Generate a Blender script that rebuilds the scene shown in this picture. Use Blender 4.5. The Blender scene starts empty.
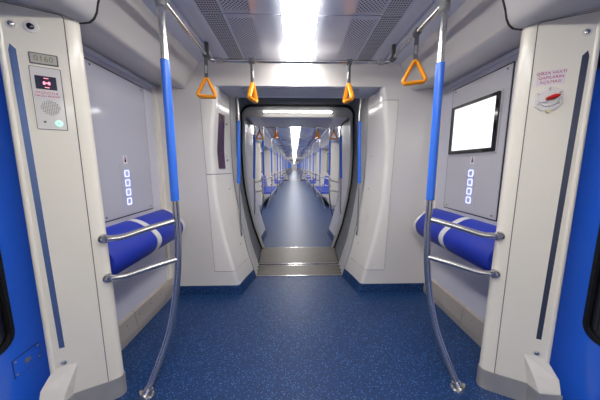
import bpy, bmesh, math, random
from math import sin, cos, pi, radians, sqrt, atan2
from mathutils import Vector, Matrix
random.seed(4)
SC = bpy.context.scene
COL = SC.collection

# ------------------------------------------------------------------ helpers
def lin(c):
    c = c / 255.0
    return c / 12.92 if c <= 0.04045 else ((c + 0.055) / 1.055) ** 2.4
def rgb(r, g, b): return (lin(r), lin(g), lin(b), 1.0)

def mat(name, col, rough=0.5, metal=0.0, coat=0.0, var=0.05, scale=6.0, spec=0.5, emit=None, estr=0.0, bump=0.0, bscale=60.0):
    """principled surface with a little procedural variation in colour and roughness"""
    m = bpy.data.materials.new(name); m.use_nodes = True
    nt = m.node_tree; b = nt.nodes['Principled BSDF']
    tc = nt.nodes.new('ShaderNodeTexCoord')
    nz = nt.nodes.new('ShaderNodeTexNoise'); nz.inputs['Scale'].default_value = scale; nz.inputs['Detail'].default_value = 3
    nt.links.new(tc.outputs['Object'], nz.inputs['Vector'])
    mx = nt.nodes.new('ShaderNodeMixRGB'); mx.blend_type = 'MIX'
    k = 1 - var
    mx.inputs[1].default_value = (col[0]*k, col[1]*k, col[2]*k, 1)
    mx.inputs[2].default_value = (min(1, col[0]*(1+var)), min(1, col[1]*(1+var)), min(1, col[2]*(1+var)), 1)
    nt.links.new(nz.outputs['Fac'], mx.inputs[0]); nt.links.new(mx.outputs[0], b.inputs['Base Color'])
    mr = nt.nodes.new('ShaderNodeMapRange')
    mr.inputs['To Min'].default_value = max(0, rough - 0.015); mr.inputs['To Max'].default_value = min(1, rough + 0.015)
    nt.links.new(nz.outputs['Fac'], mr.inputs['Value']); nt.links.new(mr.outputs[0], b.inputs['Roughness'])
    b.inputs['Metallic'].default_value = metal
    b.inputs['Specular IOR Level'].default_value = spec
    b.inputs['Coat Weight'].default_value = coat; b.inputs['Coat Roughness'].default_value = 0.08
    if emit:
        b.inputs['Emission Color'].default_value = emit; b.inputs['Emission Strength'].default_value = estr
    if bump:
        n2 = nt.nodes.new('ShaderNodeTexNoise'); n2.inputs['Scale'].default_value = bscale
        nt.links.new(tc.outputs['Object'], n2.inputs['Vector'])
        bp = nt.nodes.new('ShaderNodeBump'); bp.inputs['Strength'].default_value = bump; bp.inputs['Distance'].default_value = 0.002
        nt.links.new(n2.outputs['Fac'], bp.inputs['Height']); nt.links.new(bp.outputs[0], b.inputs['Normal'])
    return m

def math_node(nt, op, a, b=None):
    n = nt.nodes.new('ShaderNodeMath'); n.operation = op
    for i, v in enumerate((a, b)):
        if v is None: continue
        if isinstance(v, (int, float)): n.inputs[i].default_value = v
        else: nt.links.new(v, n.inputs[i])
    return n.outputs[0]

def perforated(name, base, hole, pitch, rad, slot=False, metal=0.3, rough=0.35, wall=False):
    """sheet with a punched pattern laid out in the sheet's own metres"""
    m = mat(name, base, rough, metal); nt = m.node_tree; b = nt.nodes['Principled BSDF']
    tc = [n for n in nt.nodes if n.type == 'TEX_COORD'][0]
    sp = nt.nodes.new('ShaderNodeSeparateXYZ'); nt.links.new(tc.outputs['Object'], sp.inputs[0])
    x, y = sp.outputs['X'], sp.outputs['Y']
    if slot:
        fx = math_node(nt, 'ABSOLUTE', math_node(nt, 'SUBTRACT', math_node(nt, 'FRACT', math_node(nt, 'DIVIDE', x, pitch)), 0.5))
        fy = math_node(nt, 'ABSOLUTE', math_node(nt, 'SUBTRACT', math_node(nt, 'FRACT', math_node(nt, 'DIVIDE', y, pitch*1.3)), 0.5))
        hx = math_node(nt, 'LESS_THAN', fx, 0.33); hy = math_node(nt, 'LESS_THAN', fy, 0.30)
        hit = math_node(nt, 'MULTIPLY', hx, hy)
    else:
        u = math_node(nt, 'DIVIDE', math_node(nt, 'ADD', x, y), pitch*1.414); v = math_node(nt, 'DIVIDE', math_node(nt, 'SUBTRACT', x, y), pitch*1.414)
        fu = math_node(nt, 'SUBTRACT', math_node(nt, 'FRACT', u), 0.5); fv = math_node(nt, 'SUBTRACT', math_node(nt, 'FRACT', v), 0.5)
        d = math_node(nt, 'ADD', math_node(nt, 'MULTIPLY', fu, fu), math_node(nt, 'MULTIPLY', fv, fv))
        hit = math_node(nt, 'LESS_THAN', d, rad*rad)
    old = b.inputs['Base Color'].links[0].from_socket
    mx = nt.nodes.new('ShaderNodeMixRGB'); mx.inputs[2].default_value = hole
    nt.links.new(old, mx.inputs[1]); nt.links.new(hit, mx.inputs[0]); nt.links.new(mx.outputs[0], b.inputs['Base Color'])
    return m

def emissive(name, col, s):
    m = bpy.data.materials.new(name); m.use_nodes = True; nt = m.node_tree
    b = nt.nodes['Principled BSDF']; b.inputs['Base Color'].default_value = (0.8, 0.8, 0.8, 1)
    b.inputs['Emission Color'].default_value = col; b.inputs['Emission Strength'].default_value = s
    b.inputs['Roughness'].default_value = 0.3
    return m

class G:
    """collects vertices and faces in world metres"""
    def __init__(s): s.v = []; s.f = []
    def add(s, vs, fs):
        o = len(s.v); s.v += [tuple(p) for p in vs]; s.f += [tuple(i + o for i in f) for f in fs]; return s
    def box(s, x0, x1, y0, y1, z0, z1):
        vs = [(x, y, z) for z in (z0, z1) for y in (y0, y1) for x in (x0, x1)]
        return s.add(vs, [(0,2,3,1),(4,5,7,6),(0,1,5,4),(2,6,7,3),(0,4,6,2),(1,3,7,5)])
    def loft(s, secs, closed=True, caps=True):
        n = len(secs[0]); vs = [p for q in secs for p in q]; fs = []
        for i in range(len(secs) - 1):
            for j in range(n if closed else n - 1):
                k = (j + 1) % n
                fs.append((i*n+j, i*n+k, (i+1)*n+k, (i+1)*n+j))
        if caps and closed:
            fs.append(tuple(range(n))); fs.append(tuple((len(secs)-1)*n + j for j in range(n)))
        return s.add(vs, fs)
    def tube(s, path, r, seg=14, loop=False, flat=None, up=None):
        P = [Vector(p) for p in path]; n = len(P); secs = []
        R = r if isinstance(r, (list, tuple)) else [r] * n
        prev = None
        for i in range(n):
            if loop: t = (P[(i+1) % n] - P[i-1]).normalized()
            else: t = (P[min(i+1, n-1)] - P[max(i-1, 0)]).normalized()
            if up is not None: a = Vector(up)
            elif prev is None: a = Vector((0,0,1)) if abs(t.z) < 0.9 else Vector((1,0,0))
            else: a = prev
            a = (a - t * a.dot(t)).normalized(); prev = a; b = t.cross(a)
            fa = flat or 1.0
            secs.append([P[i] + a*(R[i]*fa*cos(2*pi*k/seg)) + b*(R[i]*sin(2*pi*k/seg)) for k in range(seg)])
        if loop:
            secs.append(secs[0]); return s.loft(secs, True, False)
        return s.loft(secs, True, True)
    def cyl(s, c, axis, r, h, seg=20, r2=None):
        c = Vector(c); axis = Vector(axis).normalized()
        return s.tube([c, c + axis*h], [r, r if r2 is None else r2], seg)
    def prism(s, pts, vec):
        """flat polygon of 3D points pushed along vec"""
        v = Vector(vec); return s.loft([[Vector(p) for p in pts], [Vector(p) + v for p in pts]])

def catmull(pts, k=6):
    P = [Vector(p) for p in pts]; out = []
    for i in range(len(P) - 1):
        a = P[max(i-1, 0)]; b = P[i]; c = P[i+1]; d = P[min(i+2, len(P)-1)]
        for j in range(k):
            t = j / k
            out.append(0.5*((2*b) + (c-a)*t + (2*a-5*b+4*c-d)*t*t + (-a+3*b-3*c+d)*t*t*t))
    out.append(P[-1]); return out

def interp(tab, z):
    if z <= tab[0][0]: return tab[0][1]
    for (a, x), (b, y) in zip(tab, tab[1:]):
        if z <= b: return x + (y - x) * (z - a) / (b - a)
    return tab[-1][1]

def root_loc(p):
    v = Vector((0,0,0))
    while p: v += p.location; p = p.parent
    return v

def obj(name, g, m, parent=None, smooth=True, bevel=0.0, origin=None):
    off = root_loc(parent) if parent else Vector((0,0,0))
    if parent is None:
        if origin is not None: off = Vector(origin)
        else:
            xs, ys, zs = zip(*g.v)
            off = Vector(((min(xs)+max(xs))/2, (min(ys)+max(ys))/2, min(zs)))
    me = bpy.data.meshes.new(name)
    me.from_pydata([tuple(Vector(p) - off) for p in g.v], [], g.f)
    bm = bmesh.new(); bm.from_mesh(me)
    bmesh.ops.remove_doubles(bm, verts=bm.verts, dist=1e-5)
    bmesh.ops.recalc_face_normals(bm, faces=bm.faces)
    if smooth:
        for f in bm.faces: f.smooth = True
        for e in bm.edges:
            if len(e.link_faces) != 2 or e.calc_face_angle(0) > radians(38): e.smooth = False
    bm.to_mesh(me); bm.free()
    me.materials.append(m)
    o = bpy.data.objects.new(name, me); COL.objects.link(o)
    if parent: o.parent = parent
    else: o.location = off
    if bevel:
        md = o.modifiers.new('Bevel', 'BEVEL'); md.width = bevel; md.segments = 2; md.limit_method = 'ANGLE'; md.angle_limit = radians(40)
    return o

def tag(o, label, cat, group=None, kind=None):
    o['label'] = label; o['category'] = cat
    if group: o['group'] = group
    if kind: o['kind'] = kind
    return o
def thing(name, label, cat, loc, group=None):
    o = bpy.data.objects.new(name, None); COL.objects.link(o); o.location = loc; o.empty_display_size = 0.05
    return tag(o, label, cat, group)
def struct(name, g, m, smooth=True):
    o = obj(name, g, m, None, smooth); o['kind'] = 'structure'; return o
def copy_tree(o, dy=0.0, label=None, group=None):
    c = o.copy(); COL.objects.link(c); c.location = o.location + Vector((0, dy, 0))
    if label: c['label'] = label
    if group: c['group'] = group
    elif 'group' in c: pass
    for ch in o.children:
        d = ch.copy(); COL.objects.link(d); d.parent = c
        for gch in ch.children:
            e = gch.copy(); COL.objects.link(e); e.parent = d
    return c

def text_geo(body, size, O, U, V, N, depth=0.0006, align='CENTER'):
    """letters as a mesh: O centre, U reading direction, V up, N towards the reader"""
    cu = bpy.data.curves.new('t', 'FONT'); cu.body = body; cu.size = size; cu.align_x = align; cu.align_y = 'CENTER'
    cu.extrude = depth / 2; cu.resolution_u = 2
    to = bpy.data.objects.new('t', cu); COL.objects.link(to)
    bpy.context.view_layer.update()
    me = bpy.data.meshes.new_from_object(to.evaluated_get(bpy.context.evaluated_depsgraph_get()))
    O, U, V, N = Vector(O), Vector(U), Vector(V), Vector(N)
    g = G(); g.add([O + U*v.co.x + V*v.co.y + N*(v.co.z + depth/2) for v in me.vertices], [tuple(p.vertices) for p in me.polygons])
    bpy.data.objects.remove(to); bpy.data.curves.remove(cu); bpy.data.meshes.remove(me)
    return g

def rrect(w, h, r, k=5):
    """outline of a rounded rectangle, centred, counter-clockwise"""
    out = []
    for cx, cy, a0 in ((w/2-r, h/2-r, 0), (-w/2+r, h/2-r, 90), (-w/2+r, -h/2+r, 180), (w/2-r, -h/2+r, 270)):
        for i in range(k + 1):
            a = radians(a0 + 90*i/k); out.append((cx + r*cos(a), cy + r*sin(a)))
    return out
def ring(outer, inner):
    """same-count outlines -> faces between them, front and back: returns function placing it"""
    n = len(outer)
    return n
def frame_geo(place, outer, inner, t):
    """flat ring between two outlines with thickness t; place(u, v, depth) -> world point"""
    n = len(outer); g = G()
    A = [place(u, v, 0) for u, v in outer]; B = [place(u, v, 0) for u, v in inner]
    C = [place(u, v, t) for u, v in outer]; D = [place(u, v, t) for u, v in inner]
    vs = A + B + C + D; fs = []
    for i in range(n):
        j = (i + 1) % n
        fs += [(i, j, n+j, n+i), (2*n+i, 2*n+j, 3*n+j, 3*n+i), (i, j, 2*n+j, 2*n+i), (n+i, n+j, 3*n+j, 3*n+i)]
    return g.add(vs, fs)
def plate_geo(place, outline, d0, d1):
    g = G(); return g.loft([[place(u, v, d0) for u, v in outline], [place(u, v, d1) for u, v in outline]])
def shift(pts, du, dv): return [(u + du, v + dv) for u, v in pts]
def rect_on_rays(inner, cx, cz, x0, x1, z0, z1):
    """for every inner outline point the point of the outer rectangle on the same ray (corners snapped)"""
    out = []
    for u, v in inner:
        dx, dz = u - cx, v - cz
        t = 1e9
        if dx > 1e-9: t = min(t, (x1-cx)/dx)
        if dx < -1e-9: t = min(t, (x0-cx)/dx)
        if dz > 1e-9: t = min(t, (z1-cz)/dz)
        if dz < -1e-9: t = min(t, (z0-cz)/dz)
        out.append([cx+dx*t, cz+dz*t])
    for c in ((x0,z0),(x0,z1),(x1,z0),(x1,z1)):
        k = min(range(len(out)), key=lambda i: (out[i][0]-c[0])**2 + (out[i][1]-c[1])**2)
        out[k] = list(c)
    return [tuple(p) for p in out]

# ------------------------------------------------------------------ materials
M = {}
M['cream'] = mat('cream_gelcoat', rgb(234, 228, 214), 0.30, coat=0.25, var=0.02)
M['white'] = mat('white_gelcoat', rgb(232, 228, 222), 0.20, coat=0.6, var=0.02)
M['cove'] = mat('cove_grey', rgb(210, 206, 202), 0.34, coat=0.15, var=0.02)
M['wall'] = mat('wall_lavender', rgb(206, 205, 216), 0.30, coat=0.2, var=0.02)
M['glass_panel'] = mat('grey_glass_panel', rgb(190, 190, 202), 0.12, coat=0.6, var=0.02)
M['panel_r'] = mat('satin_grey_panel', rgb(196, 194, 200), 0.34, coat=0.1, var=0.005)
M['ceil'] = mat('ceiling_blue_grey', rgb(214, 217, 228), 0.22, coat=0.8, metal=0.0, var=0.03)
M['strip'] = mat('ceiling_edge_strip', rgb(217, 220, 230), 0.30, metal=0.0, var=0.03)
M['header'] = mat('header_panel', rgb(218, 214, 210), 0.30, coat=0.7, var=0.02)
M['dark'] = mat('dark_gap', rgb(38, 38, 42), 0.6)
M['seam'] = mat('seam_grey', rgb(96, 92, 92), 0.6)
M['rubber'] = mat('black_rubber', rgb(12, 12, 14), 0.6)
M['steel'] = mat('brushed_steel', rgb(208, 206, 204), 0.21, metal=0.95, var=0.05, scale=20)
M['satin'] = mat('satin_steel', rgb(176, 174, 172), 0.38, metal=0.8, var=0.06, scale=14)
M['silver'] = mat('silver_paint', rgb(206, 205, 204), 0.35, metal=0.3)
M['kick'] = mat('kick_steel', rgb(190, 186, 182), 0.36, metal=0.5, var=0.15, scale=9)
M['ledge'] = mat('ledge_steel', rgb(196, 186, 174), 0.38, metal=0.35, var=0.08, scale=12)
M['tread'] = mat('tread_steel', rgb(138, 130, 120), 0.45, metal=0.35, var=0.15, scale=30)
M['sleeve'] = mat('blue_sleeve', rgb(52, 116, 228), 0.30, coat=0.2, var=0.03)
M['door'] = mat('blue_door_paint', rgb(40, 106, 224), 0.25, coat=0.5, var=0.03)
M['cushion'] = mat('blue_upholstery', rgb(24, 50, 168), 0.55, var=0.08, scale=40, bump=0.2, bscale=300)
M['seatblue'] = mat('blue_seat', rgb(40, 74, 190), 0.4, var=0.05)
M['band'] = mat('white_band', rgb(214, 212, 210), 0.5)
M['orange'] = mat('orange_plastic', rgb(255, 160, 10), 0.35, coat=0.3, var=0.03)
M['strap'] = mat('grey_strap', rgb(84, 84, 88), 0.6)
M['blackgl'] = mat('black_glass', rgb(16, 17, 22), 0.08, coat=0.6)
M['navy'] = mat('navy_screen', rgb(24, 30, 62), 0.15, coat=0.5)
M['red'] = mat('red_plastic', rgb(196, 34, 24), 0.35, coat=0.3)
M['redink'] = mat('red_ink', rgb(178, 50, 56), 0.6)
M['goldink'] = mat('gold_ink', rgb(128, 118, 86), 0.5)
M['plate'] = mat('plate_grey', rgb(176, 174, 166), 0.35, metal=0.3)
M['sticker'] = mat('sticker_paper', rgb(226, 216, 222), 0.5)
M['slotblue'] = mat('slot_blue', rgb(92, 116, 166), 0.25, metal=0.4)
M['slotdark'] = mat('slot_dark', rgb(74, 80, 100), 0.25, metal=0.4)
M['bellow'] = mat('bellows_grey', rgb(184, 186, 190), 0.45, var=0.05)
M['yellow'] = mat('yellow_tag', rgb(222, 208, 150), 0.5)
M['advert'] = mat('dark_notice', rgb(84, 58, 70), 0.2, coat=0.4, var=0.5, scale=9)
M['tunnel'] = mat('tunnel_dark', rgb(20, 20, 24), 0.8)
M['lamp'] = emissive('lamp_diffuser', (1.0, 0.975, 0.94, 1), 6.0)
M['tube'] = emissive('lamp_tube', (1.0, 0.98, 0.95, 1), 5.0)
M['led'] = emissive('button_led', (0.27, 0.33, 1.0, 1), 0.80)
M['redled'] = emissive('red_led', (1.0, 0.03, 0.12, 1), 0.5)
M['greenled'] = emissive('green_led', (0.12, 0.9, 0.6, 1), 0.35)
M['perf'] = perforated('perforated_sheet', rgb(214, 217, 228), rgb(30, 32, 40), 0.016, 0.33, metal=0)
M['slots'] = perforated('slotted_grille', rgb(196, 198, 208), rgb(34, 36, 42), 0.0145, 0.3, slot=True, metal=0)
M['perfsoft'] = perforated('soffit_sheet', rgb(206, 208, 214), rgb(110, 114, 124), 0.016, 0.28, metal=0.0, rough=0.3)

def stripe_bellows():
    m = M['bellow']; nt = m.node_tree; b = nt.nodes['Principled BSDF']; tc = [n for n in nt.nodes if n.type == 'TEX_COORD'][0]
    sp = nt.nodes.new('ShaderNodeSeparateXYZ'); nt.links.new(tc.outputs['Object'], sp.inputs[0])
    fy = math_node(nt, 'FRACT', math_node(nt, 'DIVIDE', math_node(nt, 'ADD', sp.outputs['Y'], 10.0), .0592)); h = math_node(nt, 'LESS_THAN', fy, .38)  # dark bands at pleat spacing: shade of the folds painted into the colour
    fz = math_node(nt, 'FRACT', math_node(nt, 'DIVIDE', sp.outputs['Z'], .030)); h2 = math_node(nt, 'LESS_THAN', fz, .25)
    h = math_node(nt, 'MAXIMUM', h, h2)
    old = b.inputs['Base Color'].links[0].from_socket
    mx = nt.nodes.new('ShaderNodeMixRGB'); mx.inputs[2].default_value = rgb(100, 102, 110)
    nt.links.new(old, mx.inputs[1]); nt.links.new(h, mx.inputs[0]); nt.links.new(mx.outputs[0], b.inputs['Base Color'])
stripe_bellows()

def floor_mat():
    m = mat('blue_speckled_vinyl', rgb(16, 51, 100), 0.46, coat=0.0, var=0.10, scale=3)
    nt = m.node_tree; b = nt.nodes['Principled BSDF']; tc = [n for n in nt.nodes if n.type == 'TEX_COORD'][0]
    old = b.inputs['Base Color'].links[0].from_socket
    for sc, th, col in ((110, 0.36, rgb(44, 92, 150)), (80, 0.36, rgb(10, 30, 66)), (120, 0.32, rgb(90, 135, 180))):
        vo = nt.nodes.new('ShaderNodeTexVoronoi'); vo.inputs['Scale'].default_value = sc
        nt.links.new(tc.outputs['Object'], vo.inputs['Vector'])
        h = math_node(nt, 'LESS_THAN', vo.outputs['Distance'], th)
        r = nt.nodes.new('ShaderNodeSeparateXYZ'); nt.links.new(vo.outputs['Color'], r.inputs[0])
        h = math_node(nt, 'MULTIPLY', h, math_node(nt, 'GREATER_THAN', r.outputs[0], 0.72))
        mx = nt.nodes.new('ShaderNodeMixRGB'); mx.inputs[2].default_value = col
        nt.links.new(old, mx.inputs[1]); nt.links.new(h, mx.inputs[0]); old = mx.outputs[0]
    nt.links.new(old, b.inputs['Base Color'])
    return m
M['floor'] = floor_mat()

def screen_mat():
    m = emissive('bright_screen', (0.95, 0.97, 1.0, 1), 0.29); nt = m.node_tree; b = nt.nodes['Principled BSDF']
    tc = nt.nodes.new('ShaderNodeTexCoord'); vo = nt.nodes.new('ShaderNodeTexVoronoi'); vo.feature = 'DISTANCE_TO_EDGE'
    vo.inputs['Scale'].default_value = 9.0
    nt.links.new(tc.outputs['Object'], vo.inputs['Vector'])
    cr = nt.nodes.new('ShaderNodeValToRGB'); cr.color_ramp.elements[0].position = 0.0; cr.color_ramp.elements[1].position = 0.03
    cr.color_ramp.elements[0].color = (0.72, 0.70, 0.66, 1); cr.color_ramp.elements[1].color = (0.95, 0.97, 1.0, 1)
    nt.links.new(vo.outputs['Distance'], cr.inputs[0]); nt.links.new(cr.outputs[0], b.inputs['Emission Color'])
    return m
M['screen'] = screen_mat()

# ------------------------------------------------------------------ shared dimensions
HW = 1.22           # half width at the side panels
YE = 2.15           # end wall of this car
YP = 2.50           # near edge of the gangway
YF = 3.45           # far edge of the gangway
ZC = 2.08           # ceiling
ZS = 1.875          # soffit
XC = [(0, .545), (.10, .575), (.23, .615), (.53, .69), (.90, .748), (1.34, .768), (1.76, .722), (1.875, .695)]     # corner of the end wall
XP = [(0, .473), (.30, .56), (.64, .624), (1.06, .68), (1.37, .692), (1.82, .69), (1.875, .69)]                   # near gangway edge
XF = [(0, .54), (.35, .655), (.72, .735), (1.0, .775), (1.4, .79), (1.80, .775)]                                  # far gangway frame

def zsamples(z0, z1, n): return [z0 + (z1-z0)*i/n for i in range(n+1)]

# ------------------------------------------------------------------ end wall with recess (this car: sy=1, facing back; other side mirrored)
def end_section(s, sy, ye, yp, z, out=0.0, x_start=1.26, xp_tab=XP):
    xc = interp(XC, z) + 0.0; xp = interp(xp_tab, z)
    r = 0.035
    cx = xc - out
    pts = [(x_start, ye - sy*out)]
    for i in range(6):
        a = pi/2 * i / 5
        pts.append((cx + r - r*sin(a), ye + sy*(r - r*cos(a)) - sy*out))
    pts.append(((cx + xp - out)/2 + 0.01, (ye + yp)/2))
    pts.append((xp - out, yp))
    return [(s*x, y, z) for x, y in pts]

def build_end(ye, yp, sy, xp_tab, suffix):
    for s, side in ((-1, 'left'), (1, 'right')):
        g = G()
        g.loft([end_section(s, sy, ye, yp, z, 0, 1.26, xp_tab) for z in zsamples(0.0, ZS, 24)], closed=False)
        # flat wall above the soffit line
        g.add([(s*1.26, ye, ZS), (s*.69, ye, ZS), (s*.69, ye, 2.10), (s*1.26, ye, 2.10)], [(0,1,2,3)])
        o = struct('wall_front_' + side if sy > 0 else 'wall_end_' + side, g, M['header'])
        g = G()
        g.loft([end_section(s, sy, ye, yp, z, 0.006, 1.25, xp_tab) for z in (0.0, 0.045, 0.088)], closed=False)
        g.loft([end_section(s, sy, ye, yp, 0.088, 0.006, 1.25, xp_tab), end_section(s, sy, ye, yp, 0.088, 0, 1.25, xp_tab)], closed=False)
        o = struct('baseboard_' + side, g, M['floor'])
    # header and soffit
    g = G().add([(-.69, ye, ZS), (.69, ye, ZS), (.69, ye, 2.10), (-.69, ye, 2.10)], [(0,1,2,3)])
    struct('trim_1', g, M['header'])
    g = G().add([(-.70, ye, ZS), (.70, ye, ZS), (.70, yp, ZS), (-.70, yp, ZS)], [(0,1,2,3)])
    struct('trim_2', g, M['strip'])
    g = G().box(-.52, .52, min(ye+sy*.06, yp-sy*.06), max(ye+sy*.06, yp-sy*.06), ZS-.004, ZS-.0005)
    tag(obj('soffit_grille', g, M['perfsoft'], None), 'perforated grey grille under the lintel of the %s gangway opening' % suffix, 'grille')
    # fascia that faces the gangway, above the soffit
    a = yp; b = yp + sy*0.004
    g = G().add([(-.80, b, ZS-.0), (.80, b, ZS-.0), (.80, b, 2.12), (-.80, b, 2.12)], [(0,1,2,3)])
    struct('trim_3', g, M['cove'])

build_end(YE, YP, 1, XP, 'near')

# cabinets either side of the opening ---------------------------------------------------
def cabinet(s):
    side = 'left' if s < 0 else 'right'
    extra = 'with a dark notice slot' if s < 0 else 'without a notice slot'
    t = thing('end_cabinet', 'curved glossy white cabinet %s of the gangway opening, %s' % (side, extra), 'cabinet', (s*.78, YE, .23))
    xs = lambda z: .800 + (.850-.800)*(z-.23)/(1.765-.23)
    def sec(z, out, inset=0.0):
        q = end_section(1, 1, YE, YP, z, out)
        q[0] = (xs(z) - inset, YE - out, z)
        q[-2] = (q[-2][0], q[-2][1], z)
        # stop a little before the gangway edge
        a, b = Vector(q[-2]), Vector(q[-1]); q[-1] = tuple(a + (b-a)*(0.80 - inset*4))
        q = [(xs(z)-inset, YE+.002, z)] + q + [(q[-1][0]+.012, q[-1][1], z)]
        return [(s*x, y, z) for x, y, z in q]
    # shadow gap backing, then three door skins over it
    g = G().loft([sec(z, .002) for z in zsamples(.226, 1.770, 24)], closed=False)
    obj('gap_backing', g, M['seam'], t)
    cuts = [(.231, 1.128), (1.134, 1.765)] if s < 0 else [(.231, 1.765)]
    for a, b in cuts:
        n = 16
        secs = [sec(a+.0005, .002, .003)] + [sec(z, .006, .0035) for z in zsamples(a, b, n)] + [sec(b-.0005, .002, .003)]
        obj('cabinet_door', G().loft(secs, closed=False), M['white'], t)
    # point on the passage-side skin at height z, fraction k towards the gangway
    def on_side(z, k, out=.010):
        a = Vector((interp(XC, z), YE+.035, z)); b = Vector((interp(XP, z), YP, z))
        p = a + (b-a)*k; n = Vector((-(b-a).y, (b-a).x, 0)).normalized()
        if n.x > 0: n = -n
        p = p + n*out; return Vector((s*p.x, p.y, p.z))
    if s < 0:
        g = G().loft([[on_side(z, .16, .003), on_side(z, .16, .012), on_side(z, .50, .012), on_side(z, .50, .003)] for z in zsamples(1.18, 1.67, 8)])
        fr = obj('notice_slot', g, M['advert'], t); fr['label'] = 'dark framed notice slot'
    for z in ((1.26, 1.60) if s < 0 else ()):
        obj('latch', G().tube([on_side(z, .66, .006), on_side(z, .66, .018)], .011, 12), M['plate'], t)
    # oval hand recess and screws
    pts = []
    for rr, oo in ((1.0, .0095), (.85, .011), (.7, .010)):
        pts.append([on_side(.68 + .055*rr*sin(a), .45 + .10*rr*cos(a), oo) for a in [2*pi*i/20 for i in range(20)]])
    obj('hand_recess', G().loft(pts), M['header'], t)
    for z in (.42, .98, 1.30):
        g = G(); p = on_side(z, .62, .008); q = on_side(z, .62, .014)
        g.tube([p, q], .006, 10); obj('screw', g, M['satin'], t)
for s in (-1, 1): cabinet(s)

# ------------------------------------------------------------------ floor, ceiling, shell of this car
struct('floor', G().box(-1.30, 1.30, -2.6, YP, -.06, 0), M['floor'], False)
struct('ceiling', G().box(-1.30, 1.30, -2.6, YE+.0, 2.11, 2.15), M['ceil'], False)
struct('wall_back', G().box(-1.30, 1.30, -2.66, -2.6, -.06, 2.15), M['header'], False)
for s, side in ((-1, 'left'), (1, 'right')):
    g = G().box(*sorted((s*1.28, s*HW)), 1.16, YE, .0, 1.90)
    struct('wall_' + side, g, M['wall'], False)
    g = G().box(*sorted((s*1.28, s*HW)), -2.6, -.62, .0, 1.90)
    struct('wall_rear_' + side, g, M['cream'], False)
    # steel kick ledge at the foot of the side panel
    g = G().loft([[(s*HW, y, 0.001), (s*1.190, y, 0.001), (s*1.186, y, .052), (s*1.202, y, .165), (s*HW, y, .175)] for y in (1.186, 1.62)])
    t = thing('heater_ledge', 'brushed steel sloping ledge at the foot of the %s side panel' % side, 'ledge', (s*1.2, 1.66, 0))
    obj('cover', g, M['ledge'], t, False)
    g = G().loft([[(s*HW, y, 0.001), (s*1.190, y, 0.001), (s*1.186, y, .052), (s*1.202, y, .165), (s*HW, y, .175)] for y in (1.624, YE-.008)])
    obj('cover', g, M['ledge'], t, False)
    for i in range(7):
        y = 1.26 + i*.135; g = G().cyl((s*1.196, y, .125), (-s, 0, .1), .005, .004, 8); obj('screw', g, M['satin'], t)
    # pale corner post
    g = G().box(*sorted((s*HW, s*1.195)), YE-.045, YE-.001, .175, 1.86)
    struct('trim_4', g, M['cream'], False)

def ceiling_edge(s, y0, y1):
    pr = [(.592, 2.082), (.592, 2.075), (.655, 2.072), (.662, 2.105), (.705, 2.108), (.712, 2.078), (.852, 2.052), (.86, 2.11)]
    return G().loft([[(s*x, y, z) for x, z in pr] for y in (y0, y1)])
def cove(s, y0, y1, d=0.0, full=1.26, grow=0.0):
    pr = [(.838, 2.075), (.850, 2.040), (.868, 2.020), (.875, 1.985), (.893, 1.955), (.945, 1.880), (.951, 1.862), (.962, 1.851), (.980, 1.848), (1.10, 1.862), (full, 1.872), (full, 2.10), (.86, 2.10)]
    if d:
        pr = [(.832, 2.075), (.842, 2.050), (.900, 1.900), (.910, 1.862), (.924, 1.838), (.945, 1.823), (.975, 1.819), (full, 1.826), (full, 2.10), (.86, 2.10)]
    pr = [(x - grow, z - grow) for x, z in pr]
    return G().loft([[(s*x, y, z) for x, z in pr] for y in (y0, y1)])
for s in (-1, 1):
    struct('trim_5', ceiling_edge(s, -2.6, YE-.002), M['strip'])
    struct('trim_6', cove(s, 1.172, YE-.002), M['cove'])
    struct('trim_7', cove(s, -2.6, 1.162, 1), M['cove'])
    struct('trim_11', cove(s, 1.1625, 1.1675, 1, grow=.004), M['dark'])
    struct('trim_8', G().box(*sorted((s*HW, s*1.205)), 1.19, YE-.05, 1.835, 1.858), M['strip'], False)

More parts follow.
